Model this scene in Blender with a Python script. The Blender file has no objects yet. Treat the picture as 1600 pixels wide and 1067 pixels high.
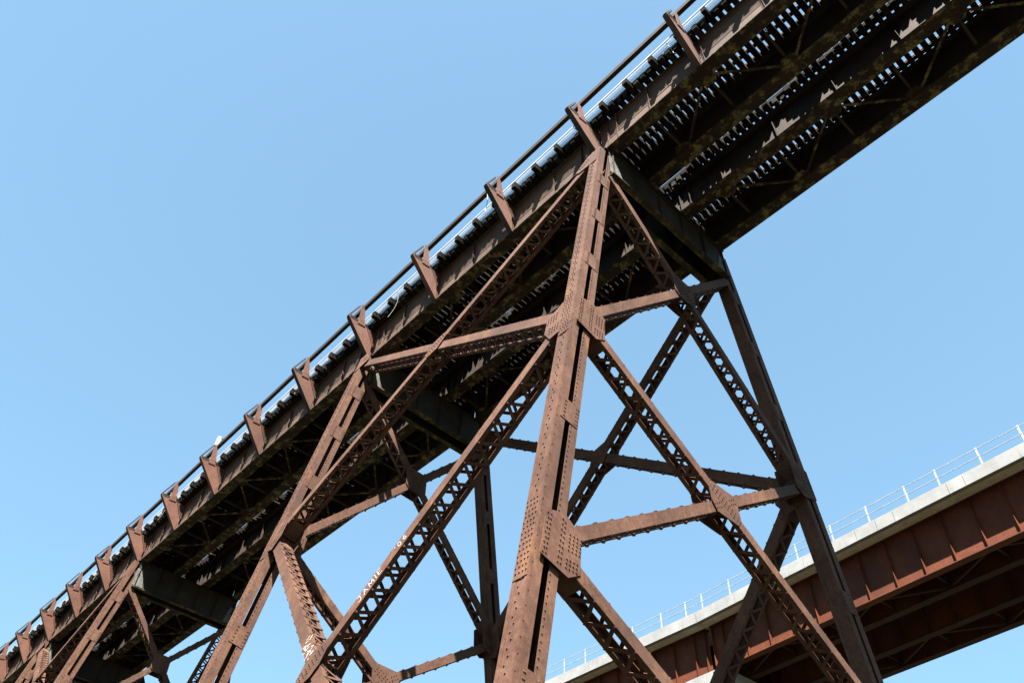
import bpy, math, random
from mathutils import Vector as V
random.seed(11)
S = bpy.context.scene
COL = S.collection
R = math.radians

# ------------------------------------------------------------------ materials
KA = .8
def ka(c): return tuple(x*KA for x in c)
def mat(name, rough=.8, metal=0.0):
    m = bpy.data.materials.new(name); m.use_nodes = True
    nt = m.node_tree; b = nt.nodes['Principled BSDF']
    b.inputs['Roughness'].default_value = rough
    b.inputs['Metallic'].default_value = metal
    if 'Specular IOR Level' in b.inputs: b.inputs['Specular IOR Level'].default_value = .15
    return m, nt, b

def noise(nt, scale, detail=6, rough=.6, vec=None, dist=0.0):
    n = nt.nodes.new('ShaderNodeTexNoise')
    n.inputs['Scale'].default_value = scale
    n.inputs['Detail'].default_value = detail
    n.inputs['Roughness'].default_value = rough
    n.inputs['Distortion'].default_value = dist
    if vec is not None: nt.links.new(vec, n.inputs['Vector'])
    return n.outputs['Fac']

def ramp(nt, fac, stops):
    r = nt.nodes.new('ShaderNodeValToRGB'); cr = r.color_ramp
    while len(cr.elements) > 1: cr.elements.remove(cr.elements[-1])
    cr.elements[0].position = stops[0][0]; cr.elements[0].color = (*stops[0][1], 1)
    for p, c in stops[1:]:
        e = cr.elements.new(p); e.color = (*c, 1)
    nt.links.new(fac, r.inputs['Fac'])
    return r.outputs['Color']

def mix(nt, a, b, fac):
    m = nt.nodes.new('ShaderNodeMix'); m.data_type = 'RGBA'
    if isinstance(fac, float): m.inputs[0].default_value = fac
    else: nt.links.new(fac, m.inputs[0])
    for s, v in ((6, a), (7, b)):
        if isinstance(v, tuple): m.inputs[s].default_value = (*v, 1)
        else: nt.links.new(v, m.inputs[s])
    return m.outputs[2]

def mix_mul(nt, a, col):
    m = nt.nodes.new('ShaderNodeMix'); m.data_type = 'RGBA'; m.blend_type = 'MULTIPLY'; m.inputs[0].default_value = 1
    nt.links.new(a, m.inputs[6]); m.inputs[7].default_value = (*col, 1)
    return m.outputs[2]

def val(nt, fac, lo, hi):
    m = nt.nodes.new('ShaderNodeMapRange'); m.inputs[1].default_value = lo; m.inputs[2].default_value = hi
    nt.links.new(fac, m.inputs[0]); return m.outputs[0]

def coords(nt, scale=(1, 1, 1)):
    g = nt.nodes.new('ShaderNodeNewGeometry')
    mp = nt.nodes.new('ShaderNodeMapping'); mp.inputs['Scale'].default_value = scale
    nt.links.new(g.outputs['Position'], mp.inputs['Vector'])
    return mp.outputs['Vector']

def bump(nt, b, fac, strength, dist=.01):
    n = nt.nodes.new('ShaderNodeBump'); n.inputs['Strength'].default_value = strength
    n.inputs['Distance'].default_value = dist
    nt.links.new(fac, n.inputs['Height']); nt.links.new(n.outputs['Normal'], b.inputs['Normal'])

def steel(name, dark, base, light, stain, stain_amt=.6, lichen=None, lichen_lo=.5, rough=.78):
    m, nt, b = mat(name, rough)
    dark, base, light, stain = ka(dark), ka(base), ka(light), ka(stain)
    p = coords(nt); ps = coords(nt, (1, 1, .22))
    n1 = noise(nt, 1.3, 9, .68, p); n2 = noise(nt, 11, 7, .75, p); n3 = noise(nt, 3.2, 8, .7, ps, .4)
    c = ramp(nt, n1, [(.32, dark), (.48, base), (.66, light)])
    c2 = ramp(nt, n2, [(.36, dark), (.52, base), (.66, light)])
    c = mix(nt, c, c2, .5)
    c = mix(nt, c, stain, val(nt, n3, .64 - .1 * stain_amt, .80))
    n7 = noise(nt, .45, 5, .6, p, .6)                      # old paint and scale: broad patches from member to member
    c = mix(nt, c, tuple(.52*x + .16*sum(dark)/3 for x in base), val(nt, n7, .48, .72))
    n8 = noise(nt, 6, 6, .7, coords(nt, (1, 1, .07)))      # run-off streaks
    c = mix(nt, c, tuple(x*.8 for x in dark), val(nt, n8, .60, .82))
    n5 = noise(nt, 34, 3, .6, p)
    c = mix(nt, c, tuple(x * .55 for x in dark), val(nt, n5, .62, .74))
    if lichen:
        n4 = noise(nt, 2.6, 9, .72, p)
        n6 = noise(nt, 22, 4, .7, p)
        lc = ramp(nt, n6, [(.35, tuple(x * .5 for x in lichen)), (.65, lichen)])
        c = mix(nt, c, lc, val(nt, n4, lichen_lo, lichen_lo + .1))
    nt.links.new(c, b.inputs['Base Color'])
    bump(nt, b, n2, .35, .006)
    return m

RUST = steel('rusted_steel', (.030, .0135, .0085), (.074, .0355, .0225), (.115, .060, .040), (.165, .078, .029), .9)
RUST2 = steel('rusted_bracket_steel', (.048, .02, .013), (.09, .039, .025), (.12, .058, .04), (.14, .048, .02), .8)
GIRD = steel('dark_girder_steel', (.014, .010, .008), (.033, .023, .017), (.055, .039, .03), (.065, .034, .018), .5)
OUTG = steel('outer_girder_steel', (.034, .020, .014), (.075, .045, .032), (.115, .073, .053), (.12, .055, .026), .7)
FLNG = steel('lichen_flange_steel', (.013, .009, .007), (.025, .017, .012), (.042, .028, .019), (.06, .03, .015), .4, (.15, .122, .055), .505)
CAPM = steel('grey_green_cap_steel', (.012, .010, .008), (.024, .020, .016), (.042, .036, .029), (.05, .03, .018), .8, (.075, .072, .06), .70)
CAPF = steel('lichen_cap_flange', (.014, .011, .008), (.03, .024, .014), (.05, .042, .022), (.07, .052, .02), .6, (.12, .098, .038), .50)
WEAT = steel('weathering_steel', (.045, .015, .008), (.092, .025, .0095), (.135, .038, .014), (.06, .021, .011), .9, rough=.7)
WEATF = steel('weathering_flange', (.022, .012, .008), (.038, .02, .012), (.055, .028, .016), (.05, .026, .012), .6, (.085, .07, .03), .60)

def simple(name, c1, c2, scale, rough=.8, metal=0, c3=None, bumpv=.2):
    m, nt, b = mat(name, rough, metal)
    c1, c2 = ka(c1), ka(c2)
    if c3: c3 = ka(c3)
    p = coords(nt)
    n1 = noise(nt, scale, 8, .65, p); n2 = noise(nt, scale * 7, 5, .6, p)
    c = ramp(nt, n1, [(.35, c1), (.65, c2)])
    if c3: c = mix(nt, c, c3, val(nt, n2, .55, .72))
    nt.links.new(c, b.inputs['Base Color']); bump(nt, b, n2, bumpv, .006)
    return m

TIE = simple('creosoted_timber', (.008, .007, .006), (.02, .017, .014), 2.2, .9, 0, (.034, .03, .026))
TIEW = simple('weathered_timber', (.02, .018, .015), (.045, .042, .035), 3.0, .9, 0, (.025, .022, .018))
for m in (TIE, TIEW): m.node_tree.nodes['Principled BSDF'].inputs['Specular IOR Level'].default_value = .02
RAILM = simple('rail_steel', (.05, .03, .02), (.10, .06, .04), 3, .6, .3)
RAILB = simple('dark_rail_beam', (.014, .010, .008), (.028, .02, .016), 2.4, .8, 0, (.04, .024, .016))
GALV = simple('galvanised_steel', (.22, .23, .235), (.32, .33, .335), 3, .5, .15)
GALVB = simple('pale_galvanised_edge', (.30, .31, .31), (.40, .41, .41), 2, .55, 0)
CONC0 = simple('pale_concrete', (.185, .186, .183), (.245, .246, .242), .9, .9, 0, (.155, .155, .15))
m, nt, b = mat('streaked_parapet_concrete', .9)
p = coords(nt); ps = coords(nt, (1, 1, .12)); n1 = noise(nt, .8, 8, .7, p); n2 = noise(nt, 5, 7, .7, ps); n3 = noise(nt, 9, 6, .7, p)
c = ramp(nt, n1, [(.35, ka((.165, .166, .163))), (.65, ka((.225, .226, .222)))])
c = mix(nt, c, ka((.12, .118, .108)), val(nt, n2, .56, .80))
c = mix(nt, c, ka((.155, .152, .14)), val(nt, n3, .58, .70))
nt.links.new(c, b.inputs['Base Color']); bump(nt, b, n3, .3, .006)
CONC = m
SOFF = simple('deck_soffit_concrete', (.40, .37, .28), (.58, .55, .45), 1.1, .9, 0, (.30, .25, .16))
WIRE = simple('pale_wire', (.17, .165, .14), (.24, .23, .20), 5, .6)
PAINT = simple('white_scratch_paint', (.22, .20, .18), (.32, .30, .28), 9, .8)
OLDP = simple('flaking_grey_paint', (.05, .05, .045), (.12, .12, .108), 5, .8, 0, (.13, .10, .08))
m, nt, b = mat('ground_grass', .95)
p = coords(nt); n1 = noise(nt, .35, 8, .65, p); n2 = noise(nt, 6, 5, .7, p)
c = mix(nt, ramp(nt, n1, [(.35, (.018, .019, .010)), (.65, (.034, .030, .018))]), ramp(nt, n2, [(.3, (.012, .014, .007)), (.7, (.038, .034, .02))]), .5)
nt.links.new(c, b.inputs['Base Color']); bump(nt, b, n2, .6, .05)
GRASS = m

# ------------------------------------------------------------------ mesh builder
class MB:
    def __init__(s): s.v = []; s.f = []; s.m = []
    def box(s, c, ax, ay, az, hx, hy, hz, mi=0):
        c = V(c); X = V(ax).normalized() * hx; Y = V(ay).normalized() * hy; Z = V(az).normalized() * hz
        n = len(s.v)
        for a, b_, d in ((-1,-1,-1),(1,-1,-1),(1,1,-1),(-1,1,-1),(-1,-1,1),(1,-1,1),(1,1,1),(-1,1,1)):
            s.v.append(c + X*a + Y*b_ + Z*d)
        fl = [(0,3,2,1),(4,5,6,7),(0,1,5,4),(1,2,6,5),(2,3,7,6),(3,0,4,7)]
        if X.cross(Y).dot(Z) < 0: fl = [f[::-1] for f in fl]
        for f in fl: s.f.append(tuple(n+i for i in f)); s.m.append(mi)
        return s
    def aa(s, x0, x1, y0, y1, z0, z1, mi=0):
        return s.box(((x0+x1)/2, (y0+y1)/2, (z0+z1)/2), (1,0,0), (0,1,0), (0,0,1), abs(x1-x0)/2, abs(y1-y0)/2, abs(z1-z0)/2, mi)
    def bar(s, p, q, w, h, up=(0,0,1), mi=0):
        p = V(p); q = V(q); T = (q-p); L = T.length; T = T/L
        W = V(up).cross(T)
        if W.length < 1e-4: W = V((1,0,0)).cross(T)
        W.normalize(); U = T.cross(W)
        return s.box((p+q)/2, T, W, U, L/2, w/2, h/2, mi)
    def prism(s, pts, off, mi=0):
        pts = [V(a) for a in pts]; off = V(off); n = len(s.v); k = len(pts)
        nn = V((0,0,0))
        for i in range(k): nn += pts[i].cross(pts[(i+1) % k])
        fwd = nn.dot(off) > 0
        s.v += pts + [a+off for a in pts]
        lo = tuple(range(n, n+k)); hi = tuple(range(n+k, n+2*k))
        if fwd: s.f += [lo[::-1], hi]
        else: s.f += [lo, hi[::-1]]
        s.m += [mi, mi]
        for i in range(k):
            j = (i+1) % k
            f = (n+i, n+j, n+k+j, n+k+i)
            s.f.append(f if fwd else f[::-1]); s.m.append(mi)
        return s
    def rivet(s, p, nrm, r=.021, h=.017, mi=0):
        p = V(p); N = V(nrm).normalized(); A = N.orthogonal().normalized(); B = N.cross(A)
        n = len(s.v)
        for i in range(6):
            a = i*math.pi/3; s.v.append(p + A*(r*math.cos(a)) + B*(r*math.sin(a)) - N*.002)
        for i in range(6):
            a = i*math.pi/3; s.v.append(p + A*(r*.62*math.cos(a)) + B*(r*.62*math.sin(a)) + N*h)
        for i in range(6):
            j = (i+1) % 6
            s.f.append((n+i, n+j, n+6+j, n+6+i)); s.m.append(mi)
        s.f.append(tuple(n+6+i for i in range(6))); s.m.append(mi)
        return s
    def tube(s, pts, r, k=8, mi=0, caps=True):
        pts = [V(p) for p in pts]; n = len(s.v); A = None
        for i, p in enumerate(pts):
            T = (pts[min(i+1, len(pts)-1)] - pts[max(i-1, 0)]).normalized()
            A = T.orthogonal().normalized() if A is None else (A - T*A.dot(T)).normalized()
            B = T.cross(A)
            rr = r[i] if isinstance(r, (list, tuple)) else r
            for j in range(k):
                a = 2*math.pi*j/k; s.v.append(p + A*(rr*math.cos(a)) + B*(rr*math.sin(a)))
        for i in range(len(pts)-1):
            for j in range(k):
                j2 = (j+1) % k
                s.f.append((n+i*k+j, n+i*k+j2, n+(i+1)*k+j2, n+(i+1)*k+j)); s.m.append(mi)
        if caps:
            s.f.append(tuple(n+j for j in range(k))[::-1]); s.m.append(mi)
            e = n+(len(pts)-1)*k
            s.f.append(tuple(e+j for j in range(k))); s.m.append(mi)
        return s
    def build(s, name, mats, parent=None, loc=None):
        if not isinstance(mats, (list, tuple)): mats = [mats]
        o0 = V(loc) if loc is not None else (world_loc(parent) if parent else V((0,0,0)))
        me = bpy.data.meshes.new(name)
        me.from_pydata([tuple(v - o0) for v in s.v], [], s.f)
        for mm in mats: me.materials.append(mm)
        if len(mats) > 1: me.polygons.foreach_set('material_index', s.m)
        me.update()
        o = bpy.data.objects.new(name, me); COL.objects.link(o)
        if parent:
            o.parent = parent; o.location = o0 - world_loc(parent)
        else: o.location = o0
        return o

def world_loc(o):
    l = V((0,0,0))
    while o: l += V(o.location); o = o.parent
    return l

def tag(o, label=None, cat=None, group=None, kind=None):
    if label: o['label'] = label
    if cat: o['category'] = cat
    if group: o['group'] = group
    if kind: o['kind'] = kind
    return o

def empty(name, loc):
    o = bpy.data.objects.new(name, None); COL.objects.link(o); o.location = loc; o.empty_display_size = .5
    return o

def copy_tree(o, off=(0,0,0), parent=None):
    kids = [c for c in bpy.data.objects if c.parent == o]
    c = o.copy(); COL.objects.link(c)
    if parent: c.parent = parent
    c.location = V(o.location) + V(off)
    for k in kids: copy_tree(k, (0,0,0), c)
    return c

# ------------------------------------------------------------------ dimensions (metres; girder soffit is z = 0, rail line along X)
GROUND = -23.5
BAT, YL, WSP, ZT = .159, .052, 5.515, .949
Z1, Z2, Z3 = 8.83, 14.88, 21.0
SP = 4.0
def yn(zd): return YL - BAT*(zd-ZT) - .125
def yf(zd): return YL + WSP + BAT*(zd-ZT) + .125
LN = lambda x, zd: V((x+.05, yn(zd), -zd))
LF = lambda x, zd: V((x+.05, yf(zd), -zd))
XA = V((1,0,0))
DIRN = (LN(0, 10) - LN(0, 0)).normalized(); NN = XA.cross(DIRN).normalized()
if NN.y > 0: NN = -NN                                    # outward normal of near face
DIRF = (LF(0, 10) - LF(0, 0)).normalized(); NF = XA.cross(DIRF).normalized()
if NF.y < 0: NF = -NF
LW, LD = .37, .55                                        # leg width along X, depth across

# ------------------------------------------------------------------ tower pieces
def make_leg(root, x, P, D, N):
    """two built-up channels facing each other, joined by batten plates"""
    A = P(x, .12); B = P(x, 23.45); L = (B-A).length; mid = (A+B)/2
    mb = MB()
    for s in (1, -1):
        mb.box(mid + N*s*(LD/2-.009), D, XA, N, L/2, LW/2-.02, .009)
        fd = .225 if s == 1 else .195
        for u in (-1, 1):
            mb.box(mid + XA*u*(LW/2-.008) + N*s*(LD/2-fd/2), D, XA, N, L/2, .008, fd/2)
            mb.box(mid + XA*u*(LW/2-.012-.04) + N*s*(LD/2+.005), D, XA, N, L/2, .04, .005)
    # rivets: outward web, two staggered lines; flange edges of the inner channel
    t = .25; i = 0
    while t < L-.2:
        p = A + D*t
        d = .055 if i % 2 == 0 else .005
        mb.rivet(p + N*(LD/2) + XA*(-.03-.0+d), N)
        mb.rivet(p + N*(LD/2) + XA*(-.085+d), N) if t < 7.5 else None
        mb.rivet(p + N*(LD/2+.01) + XA*(-.135), N, .016, .012) if t < 9.3 else None
        for u in (-1, 1):
            mb.rivet(p + XA*u*(LW/2) + N*(-LD/2+.172), XA*u, .019, .014)
            if i % 2 == 0: mb.rivet(p + XA*u*(LW/2) + N*(LD/2-.02), XA*u, .014, .01)
        t += .125; i += 1
    # splice plates with dense rivets on the outer face
    for zd, ln in ((Z1, 1.5), (Z2, 1.6)):
        c = P(x, zd); mb.box(c + N*(LD/2+.016), D, XA, N, ln/2, LW/2-.03, .006)
        for k in range(int(ln/.11)):
            for q in (-.125, -.045, .03, .10):
                mb.rivet(c + D*(-ln/2+.06+k*.11) + XA*(q+(.02 if k % 2 else 0)) + N*(LD/2+.022), N)
    leg = mb.build('leg', RUST, root)
    zs = [2.1, 4.2, 6.5, 11.9, 17.3, 19.2]
    for zd in zs:
        c = P(x, zd)
        for u in (1, -1):
            b_ = MB(); b_.box(c + XA*u*(LW/2+.007) + N*(-.03), D, XA, N, .27, .006, .21)
            for k in range(5):
                for q in (-.18, -.14, .12, .15):
                    b_.rivet(c + D*(-.2+k*.1) + XA*u*(LW/2+.013) + N*(-.03+q), XA*u, .018, .013)
            b_.build('batten_plate', RUST, leg)
    return leg

def brace(root, A, B, N, w, d, ea=.5, eb=.5, pitch=None, graffiti=False, tie_mid=True, inset=0.0):
    A = V(A); B = V(B); T = (B-A).normalized(); N = (N - T*N.dot(T)).normalized(); W = N.cross(T)
    A = A + T*ea; B = B - T*eb; L = (B-A).length; mid = (A+B)/2
    d -= inset
    mb = MB()
    for s in (1, -1):
        mb.box(mid + N*s*(d/2-.007), T, W, N, L/2, w/2-.013, .007)
        for u in (1, -1):
            mb.box(mid + W*u*(w/2-.0065) + N*s*(d/2-.05), T, W, N, L/2, .0065, .05)
    br = mb.build('diagonal_brace', RUST, root)
    lc = MB(); span = d-.09; n = max(2, int(round((L-1.1)/.25))); st = (L-1.1)/n
    for u in (1, -1):
        ph = 0 if u == 1 else 1
        zoff = w/2+.006
        for i in range(n):
            s0 = 1 if (i+ph) % 2 == 0 else -1
            p = A + T*(.55+i*st) + N*(s0*span/2); q = A + T*(.55+(i+1)*st) + N*(-s0*span/2)
            e = (q-p).normalized()*.035
            lc.bar(p-e + W*u*(zoff+(.009 if i % 2 else 0)), q+e + W*u*(zoff+(.009 if i % 2 else 0)), .072, .009, W)
            lc.rivet(p + W*u*(zoff+.013), W*u, .026, .017)
        lc.rivet(B - T*.55 + N*((1 if (n+ph) % 2 == 0 else -1)*span/2) + W*u*(zoff+.013), W*u, .028, .022)
    lc.build('lacing', RUST, br)
    for u in (1, -1):
        for c in ([A + T*.27, B - T*.27]):
            tp = MB(); tp.box(c + W*u*(w/2+.006), T, N, W, .27, d/2-.004, .006)
            for k in range(5):
                for q in (-1, 1): tp.rivet(c + T*(-.2+.1*k) + N*q*(d/2-.05) + W*u*(w/2+.012), W*u, .018, .013)
            tp.build('tie_plate', RUST, br)
    return br, T, W, N, d

def plate(root, pts, off, name='gusset_plate', rivs=(), rn=None, material=None):
    mb = MB().prism(pts, off)
    for p in rivs: mb.rivet(p, rn)
    return mb.build(name, material or RUST, root)

def grid_rivets(c, a, b, na, nb, pa, pb):
    return [V(c) + V(a)*((i-(na-1)/2)*pa) + V(b)*((j-(nb-1)/2)*pb) for i in range(na) for j in range(nb)]

def cross_pt(a, b, c, d):
    u = b-a; v = d-c; w = a-c
    A, B, C_, D, E_ = u.dot(u), u.dot(v), v.dot(v), u.dot(w), v.dot(w)
    return a + u*((B*E_-C_*D)/(A*C_-B*B))

def strokes(mb, o, ex, ey, n, lines, th):
    for ln in lines:
        for a, b_ in zip(ln[:-1], ln[1:]):
            p = o + ex*a[0] + ey*a[1]; q = o + ex*b_[0] + ey*b_[1]
            mb.bar(p, q, th, .003, n)

LET = {'J': [[(.1,1),(.75,1)],[(.5,1),(.5,.2),(.35,0),(.12,.05),(.02,.22)]],
       'A': [[(0,0),(.33,1),(.68,0)],[(.14,.38),(.54,.38)]],
       'M': [[(0,0),(.08,1),(.36,.3),(.66,1),(.76,0)]],
       'I': [[(.14,0),(.16,1)]],
       'E': [[(.6,1),(.05,.98),(.03,0),(.6,.04)],[(.04,.52),(.48,.5)]],
       "'": [[(.1,1.05),(.06,.8)]],
       '0': [[(.3,1),(.06,.78),(.04,.25),(.26,0),(.5,.2),(.52,.75),(.3,1)]],
       '6': [[(.45,.98),(.12,.66),(.04,.28),(.22,0),(.48,.12),(.48,.4),(.25,.5),(.08,.36)]]}

def make_tower(x0, x1, first):
    """x0 > x1: bent nearer the camera first"""
    root = empty('trestle_tower', ((x0+x1)/2, 2.8, GROUND))
    for x in (x0, x1):
        make_leg(root, x, LN, DIRN, NN); make_leg(root, x, LF, DIRF, NF)
    ZG = [ZT, Z1, Z2, Z3]
    # --- transverse bracing in each bent
    for x in (x0, x1):
        for a, b_ in zip(ZG[:-1], ZG[1:]):
            ta = a + (.35 if a == ZT else 0)
            P1, P2, P3, P4 = LN(x, ta), LF(x, b_), LF(x, ta), LN(x, b_)
            eb = .32
            brace(root, P1, P2, XA, .238, LW+.09, eb, eb)
            brace(root, P3, P4, XA, .238, LW+.09, eb, eb, inset=.05)
            X = cross_pt(P1, P2, P3, P4)
            t1 = (P2-P1).normalized(); t2 = (P4-P3).normalized()
            zz = V((0,0,1)); yy = V((0,1,0))
            for u in (1, -1):
                off = XA*u*.012; c = X + XA*u*(LW/2+.047)
                w1 = XA.cross(t1).normalized()*.125; w2 = XA.cross(t2).normalized()*.125
                pts = [c-t1*.52-w1, c-t1*.52+w1, c+t2*.48-w2, c+t2*.48+w2, c+t1*.52+w1, c+t1*.52-w1, c-t2*.48+w2, c-t2*.48-w2]
                yzc = sorted(pts, key=lambda q: math.atan2((q-c).z, (q-c).y))
                rv = grid_rivets(c+off, t1, XA.cross(t1).normalized(), 9, 3, .105, .09) + grid_rivets(c+off+t2*.34, t2, XA.cross(t2).normalized(), 3, 2, .1, .1) + grid_rivets(c+off-t2*.34, t2, XA.cross(t2).normalized(), 3, 2, .1, .1)
                plate(root, yzc, off, rivs=rv, rn=XA*u)
        # gussets on the legs
        for zd in (Z1, Z2):
            for P, sg, D, N in ((LN, 1, DIRN, NN), (LF, -1, DIRF, NF)):
                c = P(x, zd)
                for u in (1, -1):
                    o = c + XA*u*(LW/2+.047); off = XA*u*.014
                    I = V((0, sg, 0)); Dn = D
                    pts = [o - I*.20 - Dn*.52, o + I*.20 - Dn*.62, o + I*.60 - Dn*.36, o + I*.66 + Dn*.36, o + I*.42 + Dn*.52, o - I*.20 + Dn*.34]
                    rv = []
                    for k in range(9):
                        rv += [o + off + I*(-.16+(.02 if k % 2 else 0)) + Dn*(-.46+k*.095), o + off + I*(-.09) + Dn*(-.46+k*.095), o + off + I*.16 + Dn*(-.5+k*.105), o + off + I*.22 + Dn*(-.46+k*.1)]
                    rv += grid_rivets(o + off + I*.47 - Dn*.13, I, Dn, 4, 5, .08, .075)
                    rv += grid_rivets(o + off + I*.45 + Dn*.28, I, Dn, 4, 3, .075, .08)
                    plate(root, pts, off, rivs=rv, rn=XA*u)
    # --- longitudinal bracing, both faces
    for P, N, D in ((LN, NN, DIRN), (LF, NF, DIRF)):
        for a, b_ in ((.55, Z1), (Z1, Z3)):
            P1, P2, P3, P4 = P(x0, a), P(x1, b_), P(x1, a), P(x0, b_)
            e = .3
            # the member that runs down from the nearer bent passes in front
            br, T, W, Nb, d = brace(root, P1, P2, N, .285, LD-.02, e, e)
            br2, T2, W2, _, _ = brace(root, P3, P4, N, .285, LD-.02, e, e, inset=.06)
            if P is LN and a == Z1 and first:
                g = MB(); n_ = N
                up = W if W.z > 0 else -W
                base = P1
                ex = -T                                   # reads from lower left to upper right
                Lb = (P2-P1).length
                def put(txt, s, size):
                    o = base + T*s - up*(size*.45) + n_*(LD/2-.006)
                    for ch in txt:
                        gl = MB(); strokes(gl, o, ex*size*.95, up*size, n_, LET[ch], .02); gl.build('painted_letter', PAINT, br); o = o + ex*size*(.95 if ch not in "I'" else .5)
                put('JAMIE', 7.2, .19); put("'06", 6.0, .17)
                for k in range(5):
                    s0 = 9.2 + random.random()*.9; t0 = random.uniform(-.1, .1)
                    o = base + T*s0 + up*t0 + n_*(LD/2-.006)
                    g.bar(o, o + ex*random.uniform(.05,.25) + up*random.uniform(-.1,.12), .02, .003, n_)
                g.build('paint_scratches', PAINT, br)
                g = MB(); X_ = cross_pt(P1, P2, P3, P4); u2_ = T2; v2_ = W2
                for k in range(26):
                    o = X_ - u2_*random.uniform(.45, 1.15) + v2_*random.uniform(-.12, .12) + n_*(LD/2-.036)
                    e2 = (u2_*random.uniform(-.5, .5) + v2_*random.uniform(-1, 1)).normalized()
                    g.bar(o, o + e2*random.uniform(.04, .12), random.uniform(.015, .04), .003, n_)
                g.build('paint_patch', PAINT, br2)
            X = cross_pt(P1, P2, P3, P4)
            t1 = (P2-P1).normalized(); t2 = (P4-P3).normalized()
            for u in (1, -1):
                Nn = N*u; c = X + Nn*(LD/2-.008); off = Nn*.012
                w1 = N.cross(t1).normalized()*.14; w2 = N.cross(t2).normalized()*.14
                pts = [c-t1*.45-w1, c-t1*.45+w1, c+t1*.45+w1, c+t1*.45-w1, c+t2*.3-w2, c+t2*.3+w2, c-t2*.3+w2, c-t2*.3-w2]
                bx, by = XA, N.cross(XA)
                pts = sorted(pts, key=lambda q: math.atan2((q-c).dot(by), (q-c).dot(bx)))
                rv = grid_rivets(c+off, t1, N.cross(t1).normalized(), 8, 3, .1, .09)
                plate(root, pts, off, rivs=rv, rn=Nn)
        for x, sg in ((x0, -1), (x1, 1)):
            c = P(x, Z1)
            I = V((sg, 0, 0))
            for u in (1, -1):
                o = c + N*u*(LD/2+.012); off = N*u*.012
                pts = [o - I*.18 - D*.5, o + I*.2 - D*.55, o + I*.62 - D*.32, o + I*.64 + D*.25, o + I*.42 + D*.62, o - I*.18 + D*.5]
                rv = grid_rivets(o + off + I*.44 - D*.14, I, D, 4, 4, .085, .075) + grid_rivets(o + off + I*.34 + D*.3, I, D, 4, 3, .08, .09)
                plate(root, pts, off, rivs=rv, rn=N*u)
            # top gusset
            c = P(x, .62)
            o = c + N*(LD/2+.012)
            pts = [o - I*.12 - D*.42, o + I*.3 - D*.42, o + I*.75 + D*.12, o + I*.62 + D*.3, o - I*.12 + D*.4]
            rv = grid_rivets(o + N*.012 + I*.4 - D*.0, (I*.85+D*.5).normalized(), (I*.5-D*.85).normalized(), 5, 2, .09, .1)
            plate(root, pts, N*.012, rivs=rv, rn=N)
    # --- cap girders
    for x in (x0, x1):
        mb = MB()
        ya, yb = yn(.6)+.10, yf(.6)-.10
        for u in (1, -1):
            xc = x + u*.30
            mb.aa(xc-.007, xc+.007, ya, yb, -1.42, -.06, 0)
            mb.aa(xc-.1, xc+.1, ya, yb, -1.445, -1.42, 1)
            mb.aa(xc-.1, xc+.1, ya, yb, -.06, -.038, 0)
            for k in range(6):
                yy_ = ya + .1 + (yb-ya-.2)*k/5
                mb.aa(xc+u*.007, xc+u*.08, yy_-.008, yy_+.008, -1.42, -.06, 0)
        for k in range(4):
            yy_ = ya + .35 + (yb-ya-.7)*k/3
            mb.aa(x-.293, x+.293, yy_-.006, yy_+.006, -1.3, -.15, 0)
        cap = mb.build('cap_girder', [CAPM, CAPF], root)
        # pale end plates with a round hole (ring of quads round an opening)
        for yy_, sg in ((ya, 1), (yb, -1)):
            for u in (1, -1):
                e = MB(); cx = x + u*.312; cy, cz, rr = yy_+sg*.13, -.78, .075
                outer = [(yy_-sg*.04, -.45), (yy_+sg*.26, -.45), (yy_+sg*.52, -1.34), (yy_-sg*.04, -1.34)]
                K = 16; ring = []; out = []
                def edge_pt(a):
                    dx, dz = math.cos(a)*sg, math.sin(a); best = 9
                    for (p0, p1) in zip(outer, outer[1:]+outer[:1]):
                        ex, ez = p1[0]-p0[0], p1[1]-p0[1]; den = dx*ez-dz*ex
                        if abs(den) < 1e-9: continue
                        t = ((p0[0]-cy)*ez-(p0[1]-cz)*ex)/den; s_ = ((p0[0]-cy)*dz-(p0[1]-cz)*dx)/den
                        if t > 0 and -1e-6 <= s_ <= 1+1e-6: best = min(best, t)
                    return (cy+dx*best, cz+dz*best)
                angs = sorted([2*math.pi*i/K for i in range(K)] + [math.atan2(q[1]-cz, (q[0]-cy)*sg) % (2*math.pi) for q in outer])
                for a in angs:
                    ring.append((cy+rr*math.cos(a)*sg, cz+rr*math.sin(a))); out.append(edge_pt(a))
                for i in range(len(angs)):
                    j = (i+1) % len(angs)
                    if abs(out[i][0]-out[j][0])+abs(out[i][1]-out[j][1]) < 1e-4: continue
                    e.prism([(cx, *ring[i]), (cx, *out[i]), (cx, *out[j]), (cx, *ring[j])], (u*.012, 0, 0))
                e.build('end_plate', OLDP, cap)
        for yy_ in (.22, 1.97, 3.59, 5.31):
            bmb = MB(); bmb.aa(x-.42, x+.3, yy_-.27, yy_+.24, -.037, -.006)
            for sx in (-1, 1):
                bmb.aa(x+sx*.2-.02, x+sx*.2+.02, yy_-.2, yy_+.2, -.006, .0)
            bmb.build('bearing_plate', GIRD, cap)
    return root

tower = make_tower(0.0, -12.0, True)
tag(tower, 'big rusty riveted steel trestle tower of two laced bents, filling the centre of the view', 'trestle tower', 'steel towers carrying the old viaduct')
t2 = copy_tree(tower, (-32, 0, 0))
t2['label'] = 'small distant trestle tower whose leg tops show at the lower left edge under the viaduct'
# the far tower carries no lettering
for o in [c for c in bpy.data.objects if c.name.startswith(('painted_letter', 'paint_scratches', 'paint_patch'))]:
    q = o
    while q.parent: q = q.parent
    if q == t2: bpy.data.objects.remove(o)

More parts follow.
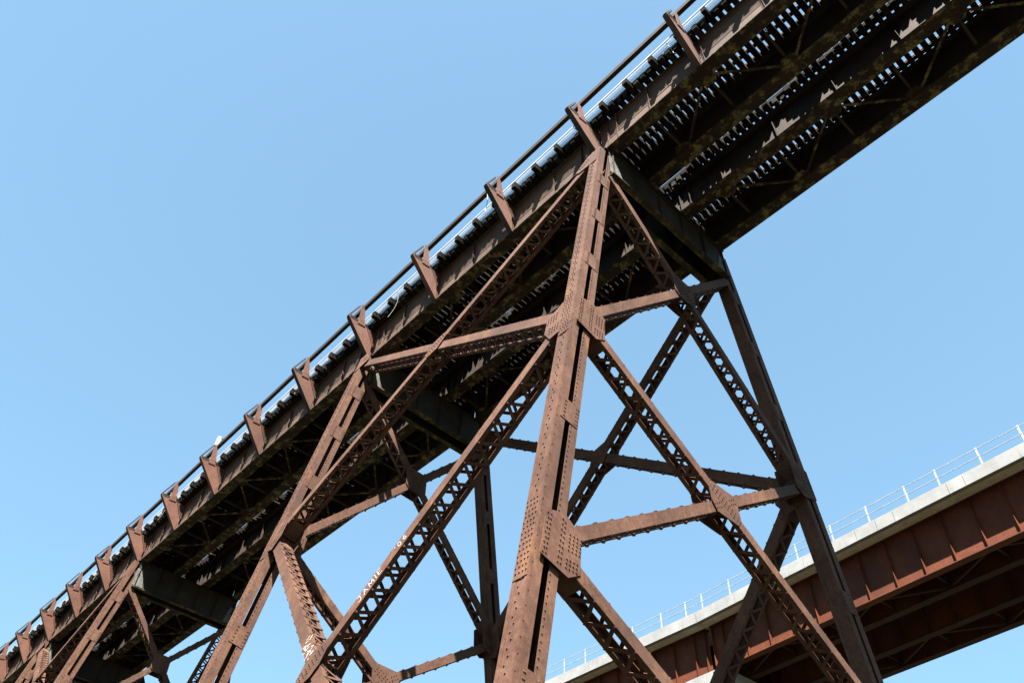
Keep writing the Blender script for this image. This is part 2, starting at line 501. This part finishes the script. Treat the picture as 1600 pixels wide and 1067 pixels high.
# ------------------------------------------------------------------ spans
GY = (.225, 1.975, 3.585, 5.31)
GZ = 1.47
def girder(root, y, xa, xb, out, stiff, dbl=True):
    mb = MB(); f = y; outer = y == GY[0]
    if outer: y = .10                                   # the web of the outer girder stands near the outer flange edge
    mb.aa(xa, xb, y-.006, y+.006, .03, GZ-.03, 0)
    mb.aa(xa, xb, f-.225, f+.225, .0, .03, 1)
    mb.aa(xa+1.2, xb-1.2, f-.215, f+.215, -.018, -.0005, 1)
    mb.aa(xa, xb, f-.225, f+.225, GZ-.03, GZ, 0)
    for s in (1, -1):
        mb.aa(xa, xb, y+s*.006, y+s*.02, .03, .17, 0)
        mb.aa(xa, xb, y+s*.006, y+s*.02, GZ-.17, GZ-.03, 0)
    x = xa+.2
    while x < xb-.1:
        for s in (1, -1):
            mb.rivet((x, y+s*.02, .11), (0, s, 0), .018, .014); mb.rivet((x+.06, f+s*.15, 0.0), (0, 0, -1), .018, .016, 1)
        x += .15
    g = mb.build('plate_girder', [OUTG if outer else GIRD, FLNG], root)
    for x in stiff:
        for s in (1, -1):
            st = MB(); st.aa(x-.006, x+.006, y+s*.021, y+s*(.09 if outer and s < 0 else .135), .032, GZ-.032)
            st.aa(x-.075, x-.0065, y+s*.021, y+s*.032, .032, GZ-.032)
            for k in range(9): st.rivet((x-.04, y+s*.032, .15+k*.145), (0, s, 0), .018, .013)
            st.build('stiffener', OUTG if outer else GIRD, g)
    return g

def bracket_at(root, x):
    """outrigger: triangular web plate, bent flange, horizontal bar and raking post"""
    T_ = .014; x0 = x - T_/2
    A = (-1.215, 1.54); B = (-.835, 2.44)
    mb = MB()
    yb = .10-.022
    pl = [(yb, .035), (-.01, .035), (A[0]+.02, A[1]-.02), (A[0]+.02, 1.62), (yb, 1.45)]
    pl = [(yb, .04), (-.015, .04), (A[0]+.012, A[1]-.012), (A[0]+.03, A[1]+.07), (-.32, 1.462), (yb, 1.462)]
    mb.prism([(x0, a, b_) for a, b_ in pl], (T_, 0, 0))
    for k in range(5):
        for q in (0, 1): mb.rivet((x+T_/2, .05-q*.06, .12+k*.085), (1, 0, 0), .018, .014)
    for k in range(4): mb.rivet((x+T_/2, -1.0+k*.07, 1.49), (1, 0, 0), .016, .012)
    br = mb.build('outrigger_bracket', RUST2, root, loc=(x, .05, .3))
    fs = MB(); fl = MB()                                              # flange along the outer edge, rolled over at the tip
    path = [(-.015, .03), (A[0]+.03, A[1]-.06), (A[0]-.0, A[1]+.01), (A[0]+.02, A[1]+.10), (A[0]+.07, A[1]+.2), (B[0], B[1])]
    for a, b_ in zip(path[:-1], path[1:]):
        p = V((x-.075, a[0], a[1])); q = V((x-.075, b_[0], b_[1])); e = (q-p).normalized()*.004
        top = b_[1] > 1.6
        (fs if top else fl).bar(p-e, q+e, .12 if top else .17, .06 if top else .016, V((0, -1, .6)))
    fl.build('flange_angle', random.choice((RUST2, RUST2, GIRD)), br)
    fs.build('top_strap', GIRD, br)
    hb = MB(); hb.aa(x-.13, x+.035, A[0]+.05, -.36, 1.575, 1.592); hb.aa(x+.009, x+.022, A[0]+.08, -.36, 1.50, 1.574)
    hb.build('horizontal_angle', GIRD, br)
    po = MB(); po.prism([(x+.024, -.80, 1.40), (x+.024, -.46, 1.42), (x+.024, -.66, 2.5), (x+.024, -.80, 2.52)], (.012, 0, 0))
    for k in range(4): po.rivet((x+.036, -.72+.06*k, 1.46), (1, 0, 0), .018, .013); po.rivet((x+.036, -.70+.06*k, 1.62), (1, 0, 0), .018, .013)
    po.build('rail_post', RUST2, br)
    br.rotation_euler = (random.uniform(-.012, .012), random.uniform(-.02, .02), random.uniform(-.03, .03))
    return br

TIE_N = [0]
def make_span(xa, xb, ys, brs, label, near):
    root = empty('viaduct_span', ((xa+xb)/2, (ys[0]+ys[1])/2, 0))
    tag(root, label, 'bridge span', 'girder spans of the old viaduct')
    xa2, xb2 = xa+.03, xb-.03
    n = int(round((xb-xa)/2)); sx = [xa+ (xb-xa)*i/n for i in range(1, n)]
    ex = [xa+.38, xa+.75, xb-.38, xb-.75]
    for y, o in zip(ys, (-1, 1)):
        girder(root, y, xa2, xb2, o, sorted(sx+ex))
    # lateral bracing and cross frames
    st = 1.86; k0 = math.ceil((xa+.6)/st); k1 = math.floor((xb-.6)/st)
    y0, y1 = ys[0]+.2, ys[1]-.2
    for k in range(k0, k1+1):
        x = k*st
        f = MB(); f.bar((x, y0+.16, .075), (x, y1-.16, .075), .075, .012); f.bar((x, y0-.05, .15), (x, y1+.05, .15), .01, .075)
        f.bar((x+.03, y0-.1, .16), (x+.03, y1+.1, 1.33), .06, .012, (1,0,0)); f.bar((x-.03, y0-.1, 1.33), (x-.03, y1+.1, .16), .06, .012, (1,0,0))
        f.bar((x, y0-.1, 1.34), (x, y1+.1, 1.34), .07, .05)
        f.build('cross_frame', GIRD, root)
        if k < k1:
            p = (y0, y1) if (k % 2 == 0) == near else (y1, y0)
            f = MB(); f.bar((x+.12, p[0], .05), (x+st-.12, p[1], .05), .08, .012); f.bar((x+.12, p[0]+0, .09), (x+st-.12, p[1], .09), .012, .07)
            yy_ = p[0]; sgn = 1 if yy_ == y0 else -1
            f.prism([(x-.32, yy_-sgn*.02, .034), (x+.32, yy_-sgn*.02, .034), (x+.16, yy_+sgn*.26, .034), (x-.16, yy_+sgn*.26, .034)], (0, 0, .009))
            f.build('lateral_brace', FLNG, root)
    # ties
    c = (ys[0]+ys[1])/2
    x = xa+.125; i = 0
    while x < xb-.05:
        lng = near and i % 4 == 2
        a = -.545+random.uniform(-.03,.02) if lng else (c-1.39+random.uniform(-.05,.06) if near else c-1.34+-.10+.13*math.sin(x*3.1)+.10*math.sin(x*1.37+1)+.06*math.sin(x*7.3)+random.uniform(-.05,.05))
        e = c+1.46+random.uniform(-.07,.07)
        w = .082+random.uniform(-.010,.010); z0 = 1.475+random.uniform(0,.008); sk = random.uniform(-.012,.012); rl = random.uniform(-.012, .012)
        t = MB(); A_ = V((x-sk, a, z0+.13)); B_ = V((x+sk, e, z0+.13))
        T = (B_-A_).normalized(); U = V((rl, 0, 1)).normalized(); W = T.cross(U).normalized(); U = W.cross(T)
        t.box((A_+B_)/2, T, W, U, (B_-A_).length/2-.012, w, .13)
        for s_, P in ((-1, A_), (1, B_)):
            t.box(P + T*(-s_*.006), T, W, U, .006, w-.012, .118)
        t.build('tie', [TIE if (random.random() < .8 and not lng) else TIEW][0] if not lng else TIE, root)
        x += .25; i += 1
    # running rails, inner guard rails
    for y in (c-.72, c+.72):
        r_ = MB(); r_.aa(xa, xb, y-.07, y+.07, 1.745, 1.76); r_.aa(xa, xb, y-.009, y+.009, 1.76, 1.87); r_.aa(xa, xb, y-.036, y+.036, 1.87, 1.91)
        r_.build('running_rail', RAILM, root)
    for y in (c-.36, c+.36):
        r_ = MB(); r_.aa(xa, xb, y-.065, y+.065, 1.745, 1.757); r_.aa(xa, xb, y-.008, y+.008, 1.757, 1.85); r_.aa(xa, xb, y-.032, y+.032, 1.85, 1.88)
        r_.build('guard_rail', RAILM, root)
    for y, w in ((c-1.23 if near else c-1.1, .105), (c+1.28, .1)):
        x = xa
        g = MB()
        while x < xb-.01:
            x2 = min(x+5.0, xb); g.aa(x+.004, x2-.004, y-w, y+w, 1.745, 1.90); x = x2
        g.build('guard_timber', TIE, root)
    if near:
        g = MB(); x = xa
        while x < xb-.01:
            x2 = min(x+1.0, xb)
            # bearing bars (along y) and cross rods (along x)
            k = 0
            while x+.02+k*.05 < x2-.01:
                xx = x+.02+k*.05; g.aa(xx-.003, xx+.003, -.455, -.262, 1.75, 1.78); k += 1
            for yy_ in (-.43, -.39, -.35, -.31, -.28): g.aa(x+.008, x2-.008, yy_-.003, yy_+.003, 1.7805, 1.786)
            g.aa(x+.008, x2-.008, -.262, -.256, 1.75, 1.79)
            x = x2
        w = g.build('walkway_grating', GALV, root)
        e = MB(); x = xa
        while x < xb-.01:
            x2 = min(x+2.0, xb); e.aa(x+.006, x2-.006, -.545, -.539, 1.747, 1.80); e.aa(x+.006, x2-.006, -.5385, -.525, 1.747, 1.752); e.aa(x+.006, x2-.006, -.475, -.469, 1.747, 1.775); x = x2
        e.build('edge_board', GALVB, w)
        h = MB(); pts = [(xa, 0, 0)] + [(q, random.uniform(-.012, .012), random.uniform(-.014, .014)) for q in sorted(brs) if xa+.3 < q < xb-.3] + [(xb, 0, 0)]
        for p, q in zip(pts[:-1], pts[1:]):
            P_ = V(p); Q_ = V(q)
            h.bar(P_ + V((0, -.7025, 2.5)), Q_ + V((0, -.7025, 2.5)), .015, .2)
            for dz in (2.4075, 2.5925): h.bar(P_ + V((0, -.632, dz)), Q_ + V((0, -.632, dz)), .125, .015)
        h.build('hand_rail_beam', RAILB, root)
        for x in brs: bracket_at(root, x)
    return root

BX = {-2: 7.7, -1: 3.84, 0: -.04, 1: -3.92, 2: -7.93, 3: -11.98}
for k in range(4, 17): BX[k] = -k*SP - (.03 if k < 8 else 0)
spans = [((0, 20), [-2, -1, 0], 'span of the nearer track overhead at the upper right, right of the big tower'),
         ((-12, 0), [1, 2, 3], 'short span of the nearer track over the big tower, between its two bents'),
         ((-32, -12), [4, 5, 6, 7, 8], 'long span of the nearer track running from the big tower down to the distant tower'),
         ((-44, -32), [9, 10, 11], 'short span of the nearer track over the distant tower at the lower left'),
         ((-64, -44), [12, 13, 14, 15], 'last visible span of the nearer track at the lower left corner')]
BX[-3] = 11.5; BX[-4] = 15.3
spans[0][1][:0] = [-4, -3]
for (xa, xb), ks, lab in spans:
    make_span(xa, xb, (GY[0], GY[1]), [BX[k] for k in ks], lab, True)
for (xa, xb), lab in (((0, 20), 'span of the farther track at the upper right, its outer girder edge cutting the sky'),
                      ((-12, 0), 'short dark span of the farther track seen between the legs of the big tower'),
                      ((-32, -12), 'long dark span of the farther track behind the second bent of the big tower'),
                      ((-44, -32), 'short dark span of the farther track over the distant tower'),
                      ((-64, -44), 'last dark span of the farther track beyond the distant tower')):
    make_span(xa, xb, (GY[2], GY[3]), [], lab, False)

# hanging wires and the canister
wires = [(3.25, -.5, 1.1, .25, 'pale loose wire hanging in a curve beside the highest bracket in view'),
         (-4.35, -.95, 1.65, .12, 'long pale wire hanging at the first bracket left of the main tower leg'),
         (-9.9, -.5, 1.2, -.3, 'pale wire curling under the walkway midway over the big tower'),
         (-16.2, -.75, 1.6, -.1, 'thin wire hanging beside the first bracket left of the second bent'),
         (-28.6, -.7, 1.5, -.25, 'thin curved wire next to the bracket just right of the distant tower'),
         (-36.5, -.7, 1.5, -.2, 'thin curved wire hanging over the distant tower, nearer its right-hand bent'),
         (-40.6, -.7, 1.3, -.2, 'thin wire at the lower left, hanging over the left half of the distant tower')]
for x, y, ln, dx, lab in wires:
    w = MB(); z0 = 1.75 if y > -.6 else 2.2
    w.tube([(x + dx*(t*t) + .03*math.sin(5*t), y + .1*math.sin(3*t), z0 - ln*t) for t in [i/12 for i in range(13)]], .011, 6)
    tag(w.build('hanging_wire', WIRE, None, (x, y, z0)), lab, 'wire', 'loose wires hanging from the walkway')
can = empty('canister', (-24.3, -.64, 2.602))
b1 = MB(); b1.tube([(-24.3, -.64, 2.602), (-24.3, -.64, 2.64), (-24.3, -.64, 2.645), (-24.3, -.64, 3.12)], [.07, .07, .14, .14], 16); b1.build('canister_body', GALV, can)
b1 = MB(); b1.tube([(-24.3, -.64, 3.121), (-24.3, -.64, 3.16), (-24.3, -.64, 3.19)], [.15, .15, .08], 16); b1.build('lid', GALV, can)
tag(can, 'small pale metal canister standing on the hand rail above a bracket', 'canister')

# ------------------------------------------------------------------ modern road bridge behind
PB = V((-7.236, 24.701, 1.586))
ZD = {'par': 0.0, 'soff': -.62, 'gb': -3.2}
GN = (1.02, 2.86, 5.72, 7.75); DECKW = 8.65
def road_span(org, ang, s0, s1, posts, label, panels, cut=0.0):
    a = R(ang); d = V((math.cos(a), math.sin(a), 0)); n = V((-math.sin(a), math.cos(a), 0)); k = V((0,0,1))
    def P(s, nn, z): return org + d*s + n*nn + k*z
    def bx(mb, sa, sb, na, nb, za, zb, mi=0):
        return mb.box(P((sa+sb)/2, (na+nb)/2, (za+zb)/2), d, n, k, abs(sb-sa)/2, abs(nb-na)/2, abs(zb-za)/2, mi)
    root = empty('road_bridge_span', P((s0+s1)/2, DECKW/2, ZD['gb'])); tag(root, label, 'bridge span', 'spans of the newer road bridge')
    mb = MB(); [mb.prism([P(s0, na, z0), P(s1+cut*na, na, z0), P(s1+cut*nb, nb, z0), P(s0, nb, z0)], k*(z1-z0)) for na, nb, z0, z1 in ((.26, DECKW-.26, -.60, -.30), (.02, DECKW-.02, -.62, -.6005))]; mb.build('deck_slab', SOFF, root)
    for side in (0, 1):
        na, nb = (0, .25) if side == 0 else (DECKW-.25, DECKW)
        e1 = s1 + cut*(na+nb)/2; edges = sorted([s0, e1] + [q for q in panels if s0 < q < s1-.4])
        mb = MB()
        for ea, eb in zip(edges[:-1], edges[1:]): bx(mb, ea+.012, eb-.012, na, nb, -.625+ (0 if side == 0 else .001), random.uniform(-.006, .0))
        mb.build('parapet', CONC, root)
        rl = MB(); nc = (na+nb)/2 - (.05 if side == 0 else -.05)
        for z in (.86, .44):
            rl.tube([P(s0+.05, nc, z), P(s1-.05, nc, z)], 0.021, 8)
        rail = rl.build('railing', GALV, root)
        for q in posts:
            if not (s0 < q < s1): continue
            pm = MB(); bx(pm, q-.045, q+.045, nc-.035, nc-.0285, -.12, .92); bx(pm, q-.045, q-.037, nc-.0285, nc+.035, .002, .92); bx(pm, q-.08, q+.08, nc-.07, nc+.07, .0005, .0015)
            for z in (.86, .44, -.06): bx(pm, q-.02, q+.02, nc-.05, nc-.0355, z-.025, z+.025)
            pm.build('railing_post', GALV, rail)
    s1_ = s1
    for gi, gn in enumerate(GN):
        mb = MB(); s1 = s1_ + cut*gn
        bx(mb, s0+.1, s1-.1, gn-.008, gn+.008, ZD['gb']+.045, -.655, 0)
        bx(mb, s0+.1, s1-.1, gn-.22, gn+.22, ZD['gb'], ZD['gb']+.045, 0 if gi == 0 else 1)
        bx(mb, s0+.1, s1-.1, gn-.2, gn+.2, -.655, -.621, 0)
        g = mb.build('plate_girder', [WEAT, WEATF], root)
        q = .51 - 1.47*40
        while q < s1-.3:
            if q > s0+.3:
                for sg in (-1, 1):
                    sm = MB(); bx(sm, q-.008, q+.008, gn+sg*.0085, gn+sg*.19, ZD['gb']+.046, -.656); sm.build('stiffener', WEAT, g)
            q += 1.47
        for q in (s0+.25, s1-.25):
            for sg in (-1, 1):
                sm = MB(); bx(sm, q-.011, q+.011, gn+sg*.0085, gn+sg*.21, ZD['gb']+.046, -.656); sm.build('stiffener', WEAT, g)
    s1 = s1_
    # bracing between the girder pairs
    for ga, gb in ((GN[0], GN[1]), (GN[1], GN[2]), (GN[2], GN[3])):
        if ga == GN[1]: continue
        q = .51 - 1.47*40; i = 0
        while q < s1-3.2:
            if q > s0+.2:
                f = MB(); z = ZD['gb']+.35
                f.bar(P(q, ga+.03, z), P(q, gb-.03, z), .1, .1); f.bar(P(q, ga+.03, z+.06), P(q, (ga+gb)/2, -.9), .08, .08); f.bar(P(q, gb-.03, z+.06), P(q, (ga+gb)/2, -.9), .08, .08)
                f.build('cross_frame', WEATF, root)
                f = MB(); m_ = gb if i % 2 == 0 else ga; o_ = ga if i % 2 == 0 else gb
                f.bar(P(q+.1, o_+(.2 if o_ < m_ else -.2), z-.2), P(q+2.94-.1, m_+(.2 if m_ < o_ else -.2), z-.2), .11, .1)
                f.build('lateral_brace', WEATF, root)
            q += 2.94; i += 1
    return root, P

post_s = [25.6, 23.5, 21.5, 19.5, 17.5, 15.6, 13.6, 11.8, 9.9, 7.92, 5.85, 4.23, 2.1, 0, -2.19, -4.45, -6.75, -8.75]
pan = [q+.75*((i % 2)*1.0) + .25 for i, q in enumerate(post_s) if i % 2 == 0] + [-3.6, 1.2, 6.9, 3.3]
_, P2 = road_span(PB, -4.6, -9.30, 27, post_s, 'newer road bridge span at the right, with concrete parapet over red-brown girders', sorted(pan))
J = P2(-9.33, 0, 0)
ps = [-.55 - 2.0*i + random.uniform(-.12, .12) for i in range(24)]
_, P3 = road_span(J, -1.0, -42, -.012, ps, 'newer road bridge span left of the expansion joint, low between the trestle legs', [-1.9-4.1*i for i in range(10)], cut=.0628)
# pier with a hammerhead cap under the joint
pier = empty('concrete_pier', P2(-9.4, DECKW/2, GROUND-P2(0,0,0).z))
tag(pier, 'pale concrete pier with flared cap under the joint of the newer road bridge', 'pier')
d = V((math.cos(R(-3)), math.sin(R(-3)), 0)); n = V((-d.y, d.x, 0)); k = V((0,0,1))
zt = ZD['gb']-.12
def PP(s, nn, z): return P2(-9.33, 0, 0) + d*s + n*nn + k*z
cm = MB()
prof = [(-1.6, zt), (1.0, zt), (1.0, zt-.35), (.35, zt-2.4), (-1.0, zt-2.4), (-1.6, zt-.35)]
prof = [(-1.6, zt), (1.03, zt), (.45, zt-2.2), (-1.1, zt-2.2)]
cm.prism([PP(s, .42, z) for s, z in prof], n*7.9)
cm.build('pier_cap', CONC, pier)
cm = MB(); cm.prism([PP(s, q, zt-2.2) for s, q in ((-1.0, 2.0), (.35, 2.0), (.35, 6.7), (-1.0, 6.7))], V((0, 0, GROUND - (P2(0,0,0).z+zt-2.2) - .3)))
cm.build('pier_shaft', CONC, pier)
for gn in GN:
    for s in (-.45, .45):
        bm_ = MB(); bm_.box(PP(s, gn, zt+.058), d, n, k, .2, .2, .055); bm_.build('bearing', WEATF, pier)

# ------------------------------------------------------------------ ground
g = MB(); N_ = 40
for (x0, x1, y0, y1) in ((-1500, 1500, -1500, 1500),):
    step = (x1-x0)/N_
    for i in range(N_+1):
        for j in range(N_+1):
            x = x0+i*step; y = y0+j*step
            far = max(0, math.hypot(x, y)-150)/1350
            g.v.append(V((x, y, GROUND + far*6*math.sin(x*.004+1)*math.cos(y*.005))))
    for i in range(N_):
        for j in range(N_):
            a = i*(N_+1)+j; g.f.append((a, a+N_+1, a+N_+2, a+1)); g.m.append(0)
o = g.build('ground', GRASS); o['kind'] = 'structure'

# ------------------------------------------------------------------ light, sky, camera
sun_dir = V((.95, -1.0, 1.9)).normalized()
el = math.asin(sun_dir.z); az = math.atan2(sun_dir.x, sun_dir.y)
sl = bpy.data.lights.new('sun', 'SUN'); sl.energy = 5.0; sl.angle = R(.53); sl.color = (1, .955, .89)
so = bpy.data.objects.new('sun', sl); COL.objects.link(so)
so.rotation_euler = sun_dir.to_track_quat('Z', 'Y').to_euler()
w = bpy.data.worlds.new('World'); S.world = w; w.use_nodes = True
nt = w.node_tree; bg = nt.nodes['Background']; bg.inputs['Strength'].default_value = .063
sk = nt.nodes.new('ShaderNodeTexSky'); sk.sky_type = 'NISHITA'; sk.sun_disc = False
sk.sun_elevation = el; sk.sun_rotation = az
sk.air_density = 1.0; sk.dust_density = .6; sk.ozone_density = 1.0
gm = nt.nodes.new('ShaderNodeGamma'); gm.inputs['Gamma'].default_value = .5
nt.links.new(sk.outputs['Color'], gm.inputs['Color'])
nt.links.new(mix_mul(nt, gm.outputs['Color'], (.67, .98, 1.12)), bg.inputs['Color'])

F, AZ, EL, RO = 1255.71, R(139.769), R(47.6266), R(3.1847)
f = V((math.cos(EL)*math.cos(AZ), math.cos(EL)*math.sin(AZ), math.sin(EL)))
r = f.cross(V((0,0,1))).normalized(); u = r.cross(f)
r2 = r*math.cos(RO) + u*math.sin(RO); u2 = -r*math.sin(RO) + u*math.cos(RO)
cd = bpy.data.cameras.new('camera'); cd.sensor_width = 36; cd.lens = F*36/1600; cd.clip_start = .1; cd.clip_end = 5000
co = bpy.data.objects.new('camera', cd); COL.objects.link(co)
from mathutils import Matrix
M3 = Matrix((r2, u2, -f)).transposed()
co.matrix_world = Matrix.Translation((7.747, -9.608, -21.908)) @ M3.to_4x4()
S.camera = co
S.view_settings.view_transform = 'Standard'; S.view_settings.look = 'None'; S.view_settings.exposure = 3.0; S.view_settings.gamma = 1
S.cycles.max_bounces = 6
